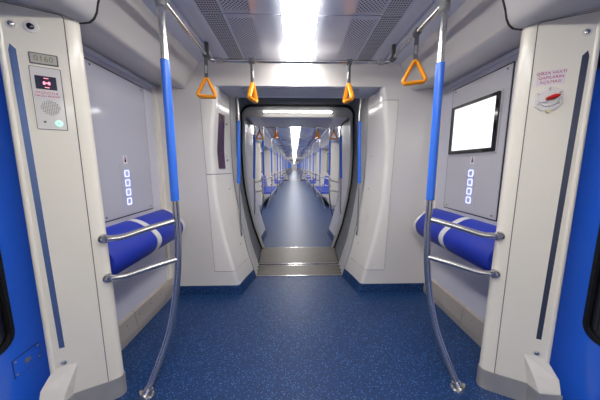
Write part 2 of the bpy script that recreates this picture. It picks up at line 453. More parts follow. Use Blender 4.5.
# ceiling panels
segs = [(-2.6, -1.31), (-1.3, -.09), (-.08, .34), (.35, 1.535), (1.545, YE-.012)]
where = ['rearmost', 'far behind', 'behind', 'long', 'short']
for i, (a, b) in enumerate(segs):
    end = {4: 'just before the gangway lintel', 3: 'one back from the gangway lintel', 2: 'above the viewer', 1: 'behind the viewer', 0: 'at the rear end of the car'}[i]
    t = thing('ceiling_lamp', 'bright white flush ceiling lamp panel %s' % end, 'ceiling lamp', (0, (a+b)/2, ZC))
    obj('diffuser', G().box(-.119, .084, a, b, ZC-.016, ZC+.02), M['lamp'], t, False)
    obj('frame', frame_geo(lambda u, v, d: (u, v, ZC-.008+d), [(-.124, a-.003), (.089, a-.003), (.089, b+.003), (-.124, b+.003)], [(-.119, a), (.084, a), (.084, b), (-.119, b)], .02), M['strip'], t, False)
    for s, side in ((-1, 'left'), (1, 'right')):
        o = obj('ceiling_panel', G().box(*sorted((s*.292, -.125 if s < 0 else .090)), a, b, ZC-.002, ZC+.02), M['ceil'], None, False)
        tag(o, 'plain blue-grey ceiling panel on the %s of the lamp, %s' % (side, end), 'ceiling panel')
        t = thing('perforated_ceiling_panel', 'ceiling panel punched with holes, %s, %s' % (side, end), 'ceiling panel', (s*.375, (a+b)/2, ZC))
        obj('rim', G().box(*sorted((s*.292, s*.458)), a, b, ZC, ZC+.02), M['ceil'], t, False)
        obj('punched_sheet', G().box(*sorted((s*.298, s*.450)), a+.03, b-.03, ZC-.002, ZC+.001), M['perf'], t, False)
        t = thing('ceiling_air_grille', 'slotted air grille at the %s ceiling edge, %s' % (side, end), 'grille', (s*.525, (a+b)/2, ZC))
        obj('rim', G().box(*sorted((s*.459, s*.592)), a, b, ZC, ZC+.02), M['strip'], t, False)
        obj('slotted_sheet', G().box(*sorted((s*.466, s*.585)), a+.004, b-.004, ZC-.003, ZC+.001), M['slots'], t, False)

# ------------------------------------------------------------------ door pillars
FP = [(1.262, 1.110), (1.215, 1.060), (1.192, 1.035), (1.184, 1.018), (1.007, 1.1105), (1.003, 1.1125), (.976, 1.130), (.965, 1.143), (.963, 1.158), (.970, 1.172), (.99, 1.180), (1.215, 1.181), (1.262, 1.181)]
def PF(s, u, z, o=0.0):   # a point on the slanted face of a pillar: u outwards from the seam, o towards the viewer
    return Vector((s*(1.005 + .8824*u - .4706*o), 1.112 - .4706*u - .8824*o, z))
def off_poly(pts, d):
    c = Vector((1.12, 1.12)); out = []
    n = len(pts)
    for i in range(n):
        a, b, e = Vector(pts[i-1]), Vector(pts[i]), Vector(pts[(i+1) % n])
        t = (e - a).normalized(); nn = Vector((t.y, -t.x))
        if nn.dot(b - c) < 0: nn = -nn
        out.append(tuple(b + nn*d))
    return out
def pillar_parts(s, t, Y=lambda y: y, near=True):
    fp = FP
    body = G().loft([[(s*(x + (.022*z/1.86 if x < 1.0 else .008*z/1.86 if x < 1.15 else 0)), Y(y), z) for x, y in fp] for z in (.0, .9, 1.86)])
    obj('body', body, M['cream'], t)
    kp = off_poly(fp, .004)
    obj('kick_plate', G().loft([[(s*x, Y(y), z) for x, y in kp] for z in (.001, .112)]), M['kick'], t)
    if not near: return
    # face panel with a rounded top corner, standing a touch proud, dark line around
    def face(u0, u1, z0, z1, r, o):
        return [PF(s, u, z, o) for u, z in ([(u0, z0), (u1, z0), (u1, z1)] + [(u0 + r - r*sin(a), z1 - r + r*cos(a)) for a in [pi/2*i/5 for i in range(6)]])]
    g = G().loft([face(.0002, .196, .113, 1.818, .014, -.001), face(.0002, .196, .113, 1.818, .014, .0010)]); obj('seam_line', g, M['seam'], t, False)
    g = G().loft([face(.0032, .1965, .113, 1.815, .012, -.001), face(.0032, .1965, .113, 1.815, .012, .0018)]); obj('face_panel', g, M['cream'], t, False)
    # rounded outer bead
    g = G().tube([PF(s, .193, z, -.006) for z in (.113, .9, 1.84)], .012, 16); obj('outer_bead', g, M['cream'], t)
    # long finger-guard slot
    sl = [(.146, .372), (.158, .360), (.158, 1.64), (.167, 1.668), (.150, 1.640)]
    g = G().loft([[PF(s, u, z, .0008) for u, z in ((.142, .364), (.161, .364), (.175, 1.648), (.169, 1.672), (.154, 1.655))], [PF(s, u, z, .0032) for u, z in ((.142, .364), (.161, .364), (.175, 1.648), (.169, 1.672), (.154, 1.655))]])
    o = obj('slot', g, M['slotblue'] if s < 0 else M['slotdark'], t, False)
    # screws in dished washers
    for u, z in ((.157, 1.745), (.152, .288)):
        g = G().tube([PF(s, u, z, .001), PF(s, u, z, .003), PF(s, u, z, .0032)], [.017, .016, .013], 20); w = obj('washer', g, M['header'], t)
        g = G().tube([PF(s, u, z, .001), PF(s, u, z, .0055), PF(s, u, z, .0075)], [.0105, .0095, .006], 18); obj('screw_head', g, M['steel'], w)
    # swelling foot beside the door
    T1, T2, B2, B1, B0_ = PF(s, .104, .268, .0015), PF(s, .190, .272, .0015), PF(s, .248, .125, .034), PF(s, .165, .112, .050), PF(s, .135, .108, .0015)
    K1, K2, K0 = [Vector((p.x, p.y, .001)) for p in (B1, B2, B0_)]
    bk = [PF(s, .104, .268, -.03), PF(s, .185, .272, -.03), PF(s, .185, .108, -.03), PF(s, .120, .108, -.03)]
    M2 = PF(s, .240, .190, .018); M1 = PF(s, .140, .185, .030)
    g = G().add([T1, T2, B2, B1, B0_, M2, M1] + bk, [(0,1,5,6), (6,5,2,3), (0,6,4), (6,3,4), (1,8,9,2,5), (0,7,8,1), (0,4,10,7), (2,3,4,10,9), (7,8,9,10)])
    obj('foot_fairing', g, M['cream'], t, False, .004)
    K2.z = .001; bk2 = [Vector((p.x, p.y, z)) for z in (.001, .108) for p in (PF(s, .185, 0, -.03), PF(s, .12, 0, -.03))]
    e = .003
    g = G().loft([[K0, K1 + (K1-K0)*.03, K2 + (K2-K0)*.03, bk2[0], bk2[1]], [B0_, B1 + (B1-B0_)*.03, B2 + (B2-B0_)*.03, bk2[2], bk2[3]]])
    obj('kick_plate', g, M['kick'], t, False)
pl = thing('door_pillar', 'cream door pillar on the left, carrying the intercom', 'pillar', (-1.1, 1.09, 0))
pillar_parts(-1, pl)
pr_ = thing('door_pillar', 'cream door pillar on the right, carrying the red emergency valve', 'pillar', (1.1, 1.09, 0))
pillar_parts(1, pr_)

# things mounted on the left pillar
def LP(u, v, d): return PF(-1, u, v, d)
def RP(u, v, d): return PF(1, u, v, d)
UL = Vector((.8824, .4706, 0)); NL = Vector((.4706, -.8824, 0)); UZ = Vector((0, 0, 1))
UR = Vector((.8824, -.4706, 0)); NR = Vector((-.4706, -.8824, 0))
t = thing('number_plate', 'small grey plate with the car number 0160 above the intercom', 'plate', PF(-1, .078, 1.61))
obj('plate', plate_geo(LP, shift(rrect(.086, .043, .003), .078, 1.632), .0018, .004), M['seam'], t, False)
obj('plate_face', plate_geo(LP, shift(rrect(.078, .035, .002), .078, 1.632), .004, .005), M['plate'], t, False)
obj('lettering', text_geo('0160', .030, PF(-1, .078, 1.632, .005), UL, UZ, NL), M['goldink'], t, False)
t = thing('security_camera', 'round dark lens in a cream ring at the top of the left pillar', 'camera', PF(-1, .103, 1.73))
obj('ring', G().tube([LP(.103, 1.748, .0015), LP(.103, 1.748, .005), LP(.103, 1.748, .006)], [.024, .022, .016], 28), M['header'], t)
obj('lens', G().tube([LP(.103, 1.748, .004), LP(.103, 1.748, .009), LP(.103, 1.748, .012)], [.0125, .011, .006], 24), M['blackgl'], t)
t = thing('intercom', 'passenger intercom panel with screen, round speaker and green button on the left pillar', 'intercom', PF(-1, .08, 1.354))
obj('outline', plate_geo(LP, shift(rrect(.095, .248, .004), .0785, 1.477), .0018, .0035), M['seam'], t, False)
obj('panel', plate_geo(LP, shift(rrect(.090, .243, .003), .0785, 1.477), .0035, .0052), M['header'], t, False)
scn = obj('screen', plate_geo(LP, shift(rrect(.064, .052, .001), .080, 1.540), .0052, .0062), M['navy'], t, False)
g = G()
for du in (-.0075, .0075): g.add(*(lambda q: (q.v, q.f))(plate_geo(LP, shift(rrect(.007, .013, .003), .078+du, 1.539), .0062, .0068)))
g.add(*(lambda q: (q.v, q.f))(plate_geo(LP, shift(rrect(.016, .005, .001), .078, 1.539), .0062, .0068)))
for dz in (-.017, .0185): g.add(*(lambda q: (q.v, q.f))(plate_geo(LP, shift(rrect(.014, .003, .001), .078, 1.539+dz), .0062, .0068)))
obj('red_symbol', g, M['redled'], scn, False)
st = obj('notice_strip', plate_geo(LP, shift(rrect(.074, .026, .001), .081, 1.494), .0052, .0058), M['sticker'], t, False)
obj('lettering', text_geo('MAŞİNİSTLƏ', .0115, PF(-1, .081, 1.500, .0058), UL, UZ, NL), M['redink'], st, False)
obj('lettering', text_geo('TƏCİLİ ƏLAQƏ', .0105, PF(-1, .081, 1.488, .0058), UL, UZ, NL), M['redink'], st, False)
g = G(); n = 0
for i in range(-5, 6):
    for j in range(-5, 6):
        if i*i + j*j < 27:
            g.add(*(lambda q: (q.v, q.f))(plate_geo(LP, shift(rrect(.0036, .0032, .001, 1), .076 + i*.0056, 1.442 + j*.0056), .0052, .0056)))
o = obj('speaker_grille', g, M['seam'], t, False)
obj('key_slot', G().tube([LP(.099, 1.384, .005), LP(.099, 1.384, .0062)], .0045, 12), M['seam'], t)
bt = obj('call_button', G().tube([LP(.056, 1.381, .005), LP(.056, 1.381, .009), LP(.056, 1.381, .0095)], [.012, .0115, .009], 20), M['greenled'], t); bt['label'] = 'lit green call button'
obj('button_core', G().tube([LP(.056, 1.381, .0095), LP(.056, 1.381, .0112)], .005, 14), M['header'], bt)

# things mounted on the right pillar
t = thing('warning_sticker', 'white sticker with three lines of red lettering on the right pillar', 'sticker', PF(1, .067, 1.553))
obj('paper', plate_geo(RP, shift(rrect(.094, .062, .002), .066, 1.583), .0018, .0024), M['sticker'], t, False)
for k, w in enumerate(('QƏZA VAXTI', 'QAPILARIN', 'AÇILMASI')):
    obj('lettering', text_geo(w, .0165, PF(1, .066, 1.602 - k*.0185, .0024), UR, UZ, NR), M['redink'], t, False)
t = thing('emergency_valve', 'red rotary emergency handle in a cream hexagonal housing under the sticker', 'emergency handle', PF(1, .066, 1.44))
hexo = [(-.045, .030), (0, .053), (.045, .030), (.045, -.028), (.022, -.050), (-.022, -.050), (-.045, -.028)]
obj('housing', plate_geo(RP, shift(hexo, .066, 1.495), .0018, .010), M['header'], t, False, .002)
obj('bowl', G().tube([RP(.066, 1.495, .010), RP(.066, 1.495, .015), RP(.066, 1.495, .015), RP(.066, 1.495, .0105)], [.036, .034, .030, .028], 30), M['header'], t)
obj('bowl_floor', G().tube([RP(.066, 1.495, .010), RP(.066, 1.495, .0112)], .029, 30), M['plate'], t)
hd = G().loft([[PF(1, .066 + dx, 1.495 + dz + dx*.25, o_) for o_, dz in ((.012, -h), (.026, -h*.8), (.030, 0), (.026, h*.8), (.012, h))] for dx, h in ((-.012, .005), (-.006, .008), (.004, .010), (.014, .012), (.026, .008), (.031, .003))])
hv = obj('red_handle', hd, M['red'], t)
obj('pointer', plate_geo(RP, [(.032, 1.480), (.058, 1.477), (.060, 1.483), (.034, 1.487)], .016, .022), M['sticker'], t, False)
for a in (90, 30, 150, 215, 325):
    p = (.066 + .041*cos(radians(a)), 1.495 + .041*sin(radians(a)))
    obj('bolt', G().tube([RP(*p, .0098), RP(*p, .0125)], .004, 10), M['satin'], t)
obj('seal_tag', G().tube([RP(.070, 1.441, .002), RP(.070, 1.441, .012)], .007, 12), M['yellow'], t)

# ------------------------------------------------------------------ side panels with buttons, and the screen
def WP(s):
    return lambda y, z, d: Vector((s*(HW - d), y, z))
for s, side in ((-1, 'left'), (1, 'right')):
    W = WP(s)
    t = thing('equipment_panel', ('flat grey glass equipment panel on the left side wall, without a screen' if s < 0 else 'flat grey equipment panel on the right side wall, around the screen'), 'panel', (s*HW, 1.71, .855))
    obj('gasket', plate_geo(W, shift(rrect(.541, .946, .006), 1.7145, 1.329), .0, .0025), M['dark'], t, False)
    obj('panel', plate_geo(W, shift(rrect(.525, .930, .005), 1.7145, 1.329), .0025, .0055), M['glass_panel'] if s < 0 else M['panel_r'], t, False)
    for y in (1.485, 1.945):
        for z in (.885, 1.775):
            obj('lock', G().tube([W(y, z, .005), W(y, z, .0075)], .006, 12), M['seam'], t)
    t = thing('button_strip', 'vertical strip of four glowing square buttons on the %s side wall' % side, 'buttons', (s*(HW-.006), 1.70, .915))
    obj('backplate', plate_geo(W, shift(rrect(.115, .305, .006), 1.700, 1.065), .0055, .0075), M['panel_r'] if s > 0 else M['glass_panel'], t, False)
    for i in range(4):
        z = 1.152 - i*.0645
        ou = shift(rrect(.047, .048, .010), 1.700, z); inn = shift(rrect(.034, .035, .006), 1.700, z)
        b = obj('button', plate_geo(W, shift(rrect(.034, .035, .006), 1.700, z), .0075, .0085), M['panel_r'], t, False)
        obj('light_ring', frame_geo(W, ou, inn, .0) if False else frame_geo(lambda u, v, d: W(u, v, .0076 + d), ou, inn, .0018), M['led'], b, False)
    t = thing('pictogram_sticker', 'small white pictogram sticker above the buttons on the %s side wall' % side, 'sticker', (s*(HW-.006), 1.70, 1.22))
    obj('paper', plate_geo(W, shift(rrect(.040, .058, .003), 1.700, 1.246), .0055, .0062), M['sticker'], t, False)
    g = plate_geo(W, shift(rrect(.010, .028, .003), 1.700, 1.242), .0062, .0067)
    q = plate_geo(W, shift(rrect(.009, .009, .004), 1.700, 1.264), .0062, .0067); g.add(q.v, q.f)
    q = plate_geo(W, [(1.690, 1.236), (1.7, 1.25), (1.71, 1.236), (1.7, 1.228)], .0062, .0067); g.add(q.v, q.f)
    obj('pictogram', g, M['navy'], t, False)
W = WP(1)
t = thing('information_screen', 'bright white information screen in a black frame on the right side wall', 'screen', (HW, 1.73, 1.285))
obj('bezel', plate_geo(W, shift(rrect(.466, .386, .010), 1.728, 1.474), .0055, .012), M['panel_r'], t, False)
obj('frame', frame_geo(lambda u, v, d: W(u, v, .010 + d), shift(rrect(.448, .362, .006), 1.728, 1.477), shift(rrect(.398, .316, .002), 1.728, 1.479), .012), M['blackgl'], t, False)
obj('display', plate_geo(W, shift(rrect(.400, .318, .002), 1.728, 1.479), .012, .014), M['screen'], t, False)

# ------------------------------------------------------------------ fold-down perch seats
PS = [(1.205, .800), (1.170, .838), (1.125, .855), (1.070, .836), (1.015, .793), (.980, .752), (.966, .712), (.974, .670), (1.000, .634), (1.045, .604), (1.110, .570), (1.200, .520), (1.214, .530), (1.214, .790)]
PSs = [(p.x, p.y) for p in catmull([(x, z, 0) for x, z in PS[:12]], 4)] + PS[12:]
def perch(s):
    side = 'left' if s < 0 else 'right'
    t = thing('perch_seat', 'blue padded perch seat with a white middle band on the %s side wall' % side, 'seat', (s*1.2, 1.57, .52))
    def sec(y, k=1.0, tilt=0.0):
        out = []
        for x, z in PSs:
            xx = 1.214 - (1.214 - x)*k; out.append((s*xx, y + tilt*(1.2 - x), .70 + (z-.70)*(1 - (1-k)*.6)))
        return out
    obj('cushion', G().loft([sec(1.19, .985), sec(1.20), sec(1.525, 1, .19)]), M['cushion'], t)
    obj('band', G().loft([sec(1.527, .99, .19), sec(1.530, 1.018, .19), sec(1.572, 1.018, .19), sec(1.575, .99, .19)]), M['band'], t)
    obj('cushion', G().loft([sec(1.577, 1, .19), sec(1.945, 1, 0), sec(1.950, .985)]), M['cushion'], t)
    obj('end_cap', G().loft([sec(1.951, 1.0), sec(1.954, 1.02), sec(1.968, 1.02), sec(1.972, .99)]), M['header'], t)
for s in (-1, 1): perch(s)

# ------------------------------------------------------------------ poles
def pole(s, name, label, yb=0.0, sy=1, group=None, rails=True, y_ref=1.285):
    """yb is added to the pole's place; sy=-1 turns rails and foot the other way"""
    Y = lambda y: yb + y_ref + sy*(y - 1.285)
    t = thing(name, label, 'pole', (s*.838, Y(1.143), 0), group)
    low = catmull([(s*.690, Y(1.285), .95), (s*.690, Y(1.288), .82), (s*.703, Y(1.278), .60), (s*.728, Y(1.252), .40), (s*.762, Y(1.220), .24), (s*.838, Y(1.143), .012)], 6)
    obj('tube', G().tube([(s*.69, Y(1.285), 1.99)] + low, .0172, 16), M['steel'], t)
    obj('blue_sleeve', G().tube([(s*.69, Y(1.285), z) for z in (1.018, 1.02, 1.72, 1.722)], [.018, .0212, .0212, .018], 18), M['sleeve'], t)
    b = obj('floor_flange', G().tube([(s*.842, Y(1.139), 0.001), (s*.842, Y(1.139), .005), (s*.838, Y(1.143), .008), (s*.832, Y(1.149), .03)], [.040, .038, .026, .021], 22), M['steel'], t)
    for a in range(3):
        c = (s*.842 + .031*cos(a*2.1+.4), Y(1.139) + .031*sin(a*2.1+.4), .005)
        obj('screw', G().cyl(c, (0,0,1), .004, .002, 8), M['satin'], b)
    obj('top_clamp', G().tube([(s*.69, Y(1.285), z) for z in (1.955, 1.96, 2.0, 2.022)], [.02, .025, .025, .022], 16), M['satin'], t)
    if rails:
        for zf, zj in ((.855, .912), (.655, .697)):
            path = catmull([(s*.968, Y(1.146), zf+.001), (s*.945, Y(1.150), zf), (s*.900, Y(1.172), zf+.001), (s*.80, Y(1.225), (zf+zj)/2+.002), (s*.70, Y(1.281), zj-.002)], 5)
            r = obj('side_rail', G().tube(path, .0155, 14), M['steel'], t)
            obj('wall_flange', G().tube([(s*.974, Y(1.141), zf), (s*.964, Y(1.137), zf), (s*.958, Y(1.135), zf)], [.024, .023, .017], 20), M['steel'], r)
    return t
pole(-1, 'grab_pole', 'bowed steel pole with a blue sleeve and two side rails, left foreground')
pole(1, 'grab_pole', 'bowed steel pole with a blue sleeve and two side rails, right foreground')

# overhead handrail: two long rails joined by a cross bar in front of the lintel
ZR, XR, YR = 2.0, .69, 1.975
t = thing('overhead_handrail', 'steel overhead handrail with a cross bar below the ceiling of this car', 'handrail', (0, YR, ZR))
def corner(s, r=.05):
    return [Vector((s*(XR - r + r*cos(a)), YR - r + r*sin(a), ZR)) for a in [pi/2*i/6 for i in range(7)]]
path = [Vector((-XR, -2.5, ZR))] + corner(-1) + corner(1)[::-1] + [Vector((XR, -2.5, ZR))]
obj('rail', G().tube(path, .0150, 14, up=(0,0,1)), M['steel'], t)
for s in (-1, 1):
    for y in (1.90, .62, -.7):
        g = G().box(*sorted((s*.676, s*.700)), y-.012, y+.012, 2.012, 2.104); g.tube([(s*.69, y-.022, ZR), (s*.69, y+.022, ZR)], .022, 14)
        obj('bracket', g, M['strap'], t, False, .002)
    g = G().tube([(s*.60, YR, ZR), (s*.645, YR, ZR)], .0205, 14); obj('joint_sleeve', g, M['satin'], t)

# hanging strap handles ------------------------------------------------------------------
def strap_handle(x, y, rot, label, ztop=2.0, rail='x', group=None, swing=0.0):
    t = thing('strap_handle', label, 'strap handle', (x, y, ztop), group)
    R = Matrix.Rotation(rot, 3, 'Z'); base = Vector((x, y, ztop)); SW = Matrix.Rotation(swing, 3, 'Y')
    def L(a, b, c): return base + SW @ (R @ Vector((a, b, c)))
    ax = Vector((1, 0, 0)) if rail == 'x' else Vector((0, 1, 0))
    obj('clamp', G().tube([base - ax*.019, base + ax*.019], .0215, 16), M['strap'], t)
    g = G().loft([[L(-.012, -.009, z), L(.012, -.009, z), L(.012, .009, z), L(-.012, .009, z)] for z in (-.018, -.07, -.115, -.165)]); sb = obj('strap', g, M['strap'], t, False)
    g = G().loft([[L(-.009, -.011, z), L(.009, -.011, z), L(.009, .011, z), L(-.009, .011, z)] for z in (-.075, -.125)]); obj('buckle', g, M['steel'], sb, False, .001)
    # rounded triangle ring
    w, h = .057, .110
    pts = []
    for cx, cz, r, a0, a1 in ((0, -.178, .014, 30, 150), (-w+.012, -.165-h+.004, .016, 150, 270), (w-.012, -.165-h+.004, .016, 270, 390)):
        for i in range(6):
            a = radians(a0 + (a1-a0)*i/5); pts.append((cx + r*cos(a), cz + r*sin(a)))
    rad = [.0115]*6 + [.0130]*12
    obj('ring', G().tube([L(u, 0, v) for u, v in pts], rad, 12, loop=True, up=R @ Vector((0, 1, 0)), flat=1.5), M['orange'], t)
    return t
strap_handle(-.375, YR, radians(76), 'orange strap handle on the cross bar, left of the lamp')
strap_handle(.375, YR, radians(-76), 'orange strap handle on the cross bar, right of the lamp')
strap_handle(-.69, 1.885, radians(6), 'orange strap handle on the left rail, seen as a full triangle', rail='y', swing=radians(2))
strap_handle(.69, 1.555, radians(-22), 'orange strap handle on the right rail, nearest and largest', rail='y')

# ------------------------------------------------------------------ this car's doors
def door(s, n):
    side = 'left' if s < 0 else 'right'
    XD = 1.272
    D = lambda y, z, d: Vector((s*(XD - d), y, z))
    t = bpy.data.objects.new('door_%d' % n, None); COL.objects.link(t); t.location = (s*XD, .3, 0); t['kind'] = 'structure'
    for y0, y1, w0, w1 in ((.302, 1.183, .42, .982), (-.60, .298, -.40, .18)):
        cy, cz = (w0+w1)/2, (.43+1.62)/2
        inner = shift(rrect(w1-w0, 1.19, .07, 6), cy, cz)
        outer = rect_on_rays(inner, cy, cz, y0, y1, .012, 1.835)
        lf = obj('leaf', frame_geo(lambda u, v, d: D(u, v, -.035 + d), outer, inner, .035), M['door'], t, False)
        obj('window_seal', frame_geo(lambda u, v, d: D(u, v, -.02 + d), inner, shift(rrect(w1-w0-.03, 1.16, .055, 6), cy, cz), .026), M['rubber'], lf, False)
        obj('window_pane', plate_geo(D, shift(rrect(w1-w0-.02, 1.17, .055, 6), cy, cz), -.014, -.008), M['blackgl'], lf, False)
        if y0 > 0 and s < 0:
            obj('plate_gasket', plate_geo(D, [(.956, .2825), (1.068, .2955), (1.068, .3765), (.956, .3685)], 0, .0015), M['dark'], lf, False)
            lp = obj('lock_plate', plate_geo(D, [(.958, .285), (1.066, .298), (1.066, .374), (.958, .366)], .0015, .0035), M['door'], lf, False, .001)
            for y, z in ((.966, .297), (1.058, .309), (.966, .357), (1.058, .364)):
                obj('screw', G().tube([D(y, z, .003), D(y, z, .005)], .004, 10), M['satin'], lp)
            obj('keyhole', G().tube([D(1.012, .330, .003), D(1.012, .330, .0055), D(1.012, .330, .0056)], [.013, .012, .007], 16), M['satin'], lp)
        if y0 > 0 and s > 0:
            obj('latch_block', G().box(*sorted((s*(XD-.03), s*XD)), 1.05, 1.13, 1.62, 1.69), M['rubber'], lf, False)
    obj('sill', G().box(*sorted((s*1.262, s*1.20)), -.55, .984, .0005, .012), M['kick'], t, False)
door(-1, 1); door(1, 2)
for s, side in ((-1, 'left'), (1, 'right')):   # rear pillar of the doorway, mirrored, behind the viewer
    t = thing('door_pillar', 'cream pillar at the rear of the %s doorway, behind the viewer' % side, 'pillar', (s*1.1, -.58, 0))
    pillar_parts(s, t, lambda y: .36 - (y - .19), near=False)

# dark tunnel wall outside
for s in (-1, 1):
    struct('wall_tunnel', G().box(*sorted((s*1.9, s*1.95)), -4, 80, -1, 3.2), M['tunnel'], False)

# ------------------------------------------------------------------ gangway
def arch(tab, y, grow=0.0, ztop=2.03, r=.14, z0=0.0, n=20):
    xt = interp(tab, 1.75) + grow; pts = []
    for i in range(n+1):
        z = z0 + (ztop - r - z0)*i/n; pts.append((interp(tab, z) + grow if z < ztop-r else xt, z))
    for i in range(1, 8):
        a = pi/2*i/7; pts.append((xt - r + r*cos(a), ztop - r + r*sin(a) + grow*sin(a)))
    full = [(-x, y, z) for x, z in pts] + [(x, y, z) for x, z in pts[::-1]]
    return full
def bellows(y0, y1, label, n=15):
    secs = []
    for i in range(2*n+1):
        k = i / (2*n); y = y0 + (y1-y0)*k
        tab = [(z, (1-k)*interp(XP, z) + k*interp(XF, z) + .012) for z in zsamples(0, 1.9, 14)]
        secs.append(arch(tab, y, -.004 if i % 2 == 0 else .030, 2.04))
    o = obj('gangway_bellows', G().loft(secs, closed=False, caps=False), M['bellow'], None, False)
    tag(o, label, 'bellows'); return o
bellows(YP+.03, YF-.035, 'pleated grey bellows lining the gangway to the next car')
def portal(y, tab, label, w=.03, depth=.02, rub=True, ztop=2.03, sy=1):
    t = thing('gangway_portal', label, 'portal', (0, y, 0))
    a = arch(tab, y, -.050, ztop-.02, .10); b = arch(tab, y, 0, ztop); c = [(x, y+depth*sy, z) for x, y_, z in b]; d = [(x, y+depth*sy, z) for x, y_, z in a]
    obj('steel_edge', G().loft([a, b, c, d, a], closed=False, caps=False), M['silver'], t)
    if rub:
        obj('bead_seal', G().tube([(x, y-.022*sy, z) for x, _, z in arch(tab, y, -.010, ztop-.006)], .012, 8), M['rubber'], t)
        a = arch(tab, y-.012*sy, -.002, ztop); b = arch(tab, y-.012*sy, .026, ztop+.006); c = [(x, y, z) for x, y_, z in b]; d = [(x, y, z) for x, y_, z in a]
        obj('rubber_seal', G().loft([a, b, c, d, a], closed=False, caps=False), M['rubber'], t)
portal(YF-.02, XF, 'black-edged steel frame at the far end of the gangway')
# near edge trims
for s, side in ((-1, 'left'), (1, 'right')):
    g = G().loft([[(s*(interp(XP, z)-.006), YP-.004, z), (s*(interp(XP, z)-.006), YP+.02, z), (s*(interp(XP, z)+.05), YP+.02, z), (s*(interp(XP, z)+.05), YP-.001, z)] for z in zsamples(.0, ZS, 20)])
    t = thing('gangway_edge_trim', 'curved steel strips edging the near gangway opening on the %s' % side, 'trim strip', (s*.6, YP, 0))
    obj('strip', g, M['satin'], t)
    for dx, dy, rr in ((-.004, .015, .008), (-.003, .075, .010), (-.003, .165, .011), (-.002, .27, .011)):
        obj('round_bead', G().tube([(s*(interp(XP, z)*(1-dy/.95) + interp(XF, z)*dy/.95 + dx), YP+dy, z) for z in zsamples(.015, 1.98 if dy > .05 else ZS-.004, 24)], rr*1.35, 10), M['silver'], t)
    t = thing('gangway_grab_handle', 'vertical grab bar with a blue grip on the %s side of the near gangway edge' % side, 'grab handle', (s*.6, 2.45, .5))
    path = catmull([(s*.600, 2.44, 1.872), (s*.594, 2.44, 1.76), (s*.592, 2.44, 1.60), (s*.612, 2.44, 1.03), (s*.612, 2.44, .62), (s*.606, 2.44, .50), (s*.630, 2.47, .46)], 5)
    obj('bar', G().tube(path, .011, 12), M['steel'], t)
    obj('blue_grip', G().tube([(s*.594, 2.44, 1.64), (s*.594, 2.44, 1.63), (s*.603, 2.44, 1.33), (s*.613, 2.44, 1.035), (s*.613, 2.44, 1.03)], [.012, .0175, .0175, .0175, .012], 14), M['sleeve'], t)

def tread_mat():
    m = M['tread']; nt = m.node_tree; b = nt.nodes['Principled BSDF']; tc = [n for n in nt.nodes if n.type == 'TEX_COORD'][0]
    ck = nt.nodes.new('ShaderNodeTexVoronoi'); ck.inputs['Scale'].default_value = 55; ck.inputs['Randomness'].default_value = 0.0
    mp = nt.nodes.new('ShaderNodeMapping'); mp.inputs['Rotation'].default_value = (0, 0, radians(45)); nt.links.new(tc.outputs['Object'], mp.inputs[0]); nt.links.new(mp.outputs[0], ck.inputs['Vector'])
    bp = nt.nodes.new('ShaderNodeBump'); bp.inputs['Strength'].default_value = .8; bp.inputs['Distance'].default_value = .002; bp.invert = True
    old = b.inputs['Base Color'].links[0].from_socket; h = math_node(nt, 'LESS_THAN', ck.outputs['Distance'], .38)
    mx = nt.nodes.new('ShaderNodeMixRGB'); mx.inputs[1].default_value = rgb(92, 86, 78); nt.links.new(h, mx.inputs[0]); nt.links.new(old, mx.inputs[2]); nt.links.new(mx.outputs[0], b.inputs['Base Color'])
    nt.links.new(ck.outputs['Distance'], bp.inputs['Height']); nt.links.new(bp.outputs[0], b.inputs['Normal'])
tread_mat()
struct('floor_gangway', G().box(-.80, .80, YP, YF, -.06, -.004), M['dark'], False)
def tread(y0, y1, w0, w1, label):
    t = thing('tread_plate', label, 'tread plate', (0, (y0+y1)/2, 0))
    g = G().loft([[(-w0, y0, .0), (w0, y0, .0), (w0, y0+.008, .012), (-w0, y0+.008, .012)], ]) if False else G()
    g.loft([[(-w0, y0+.010, -.003), (-w0, y0+.010, .011)], [(w0, y0+.010, -.003), (w0, y0+.010, .011)], [(w1, y1-.010, -.003), (w1, y1-.010, .011)], [(-w1, y1-.010, -.003), (-w1, y1-.010, .011)], [(-w0, y0+.010, -.003), (-w0, y0+.010, .011)]], closed=False, caps=False)
    g.add([(-w0, y0+.010, .011), (w0, y0+.010, .011), (w1, y1-.010, .011), (-w1, y1-.010, .011)], [(0,1,2,3)])
    obj('plate', g, M['tread'], t, False)
    for a, b, w in ((y0-.004, y0+.010, w0), (y1-.010, y1, w1)):
        obj('edge_strip', G().box(-w, w, a, b, -.003, .0125), M['steel'], t, False)
tread(YP, 2.79, .468, .485, 'patterned steel tread plate at the near edge of the gangway floor')
tread(2.835, YF-.01, .49, .535, 'patterned steel tread plate at the far half of the gangway floor')

# ------------------------------------------------------------------ following cars
XG = [(z, x+.012) for z, x in XF]
def end_far(ye, yp, sy, suffix):
    build_end(ye, yp, sy, XG, suffix)

LEN, REC, GW = 16.5, .80, .95
PERIOD = LEN + 2*REC + GW
B0 = YF + REC
def fp_pillar(s, y, sy, label, group):
    t = thing('door_pillar', label, 'pillar', (s*1.1, y, 0), group)
    pillar_parts(s, t, lambda yy: y + sy*(yy - 1.09), near=False)
    return t

structs, things_ = [], []
_before = set(bpy.data.objects)
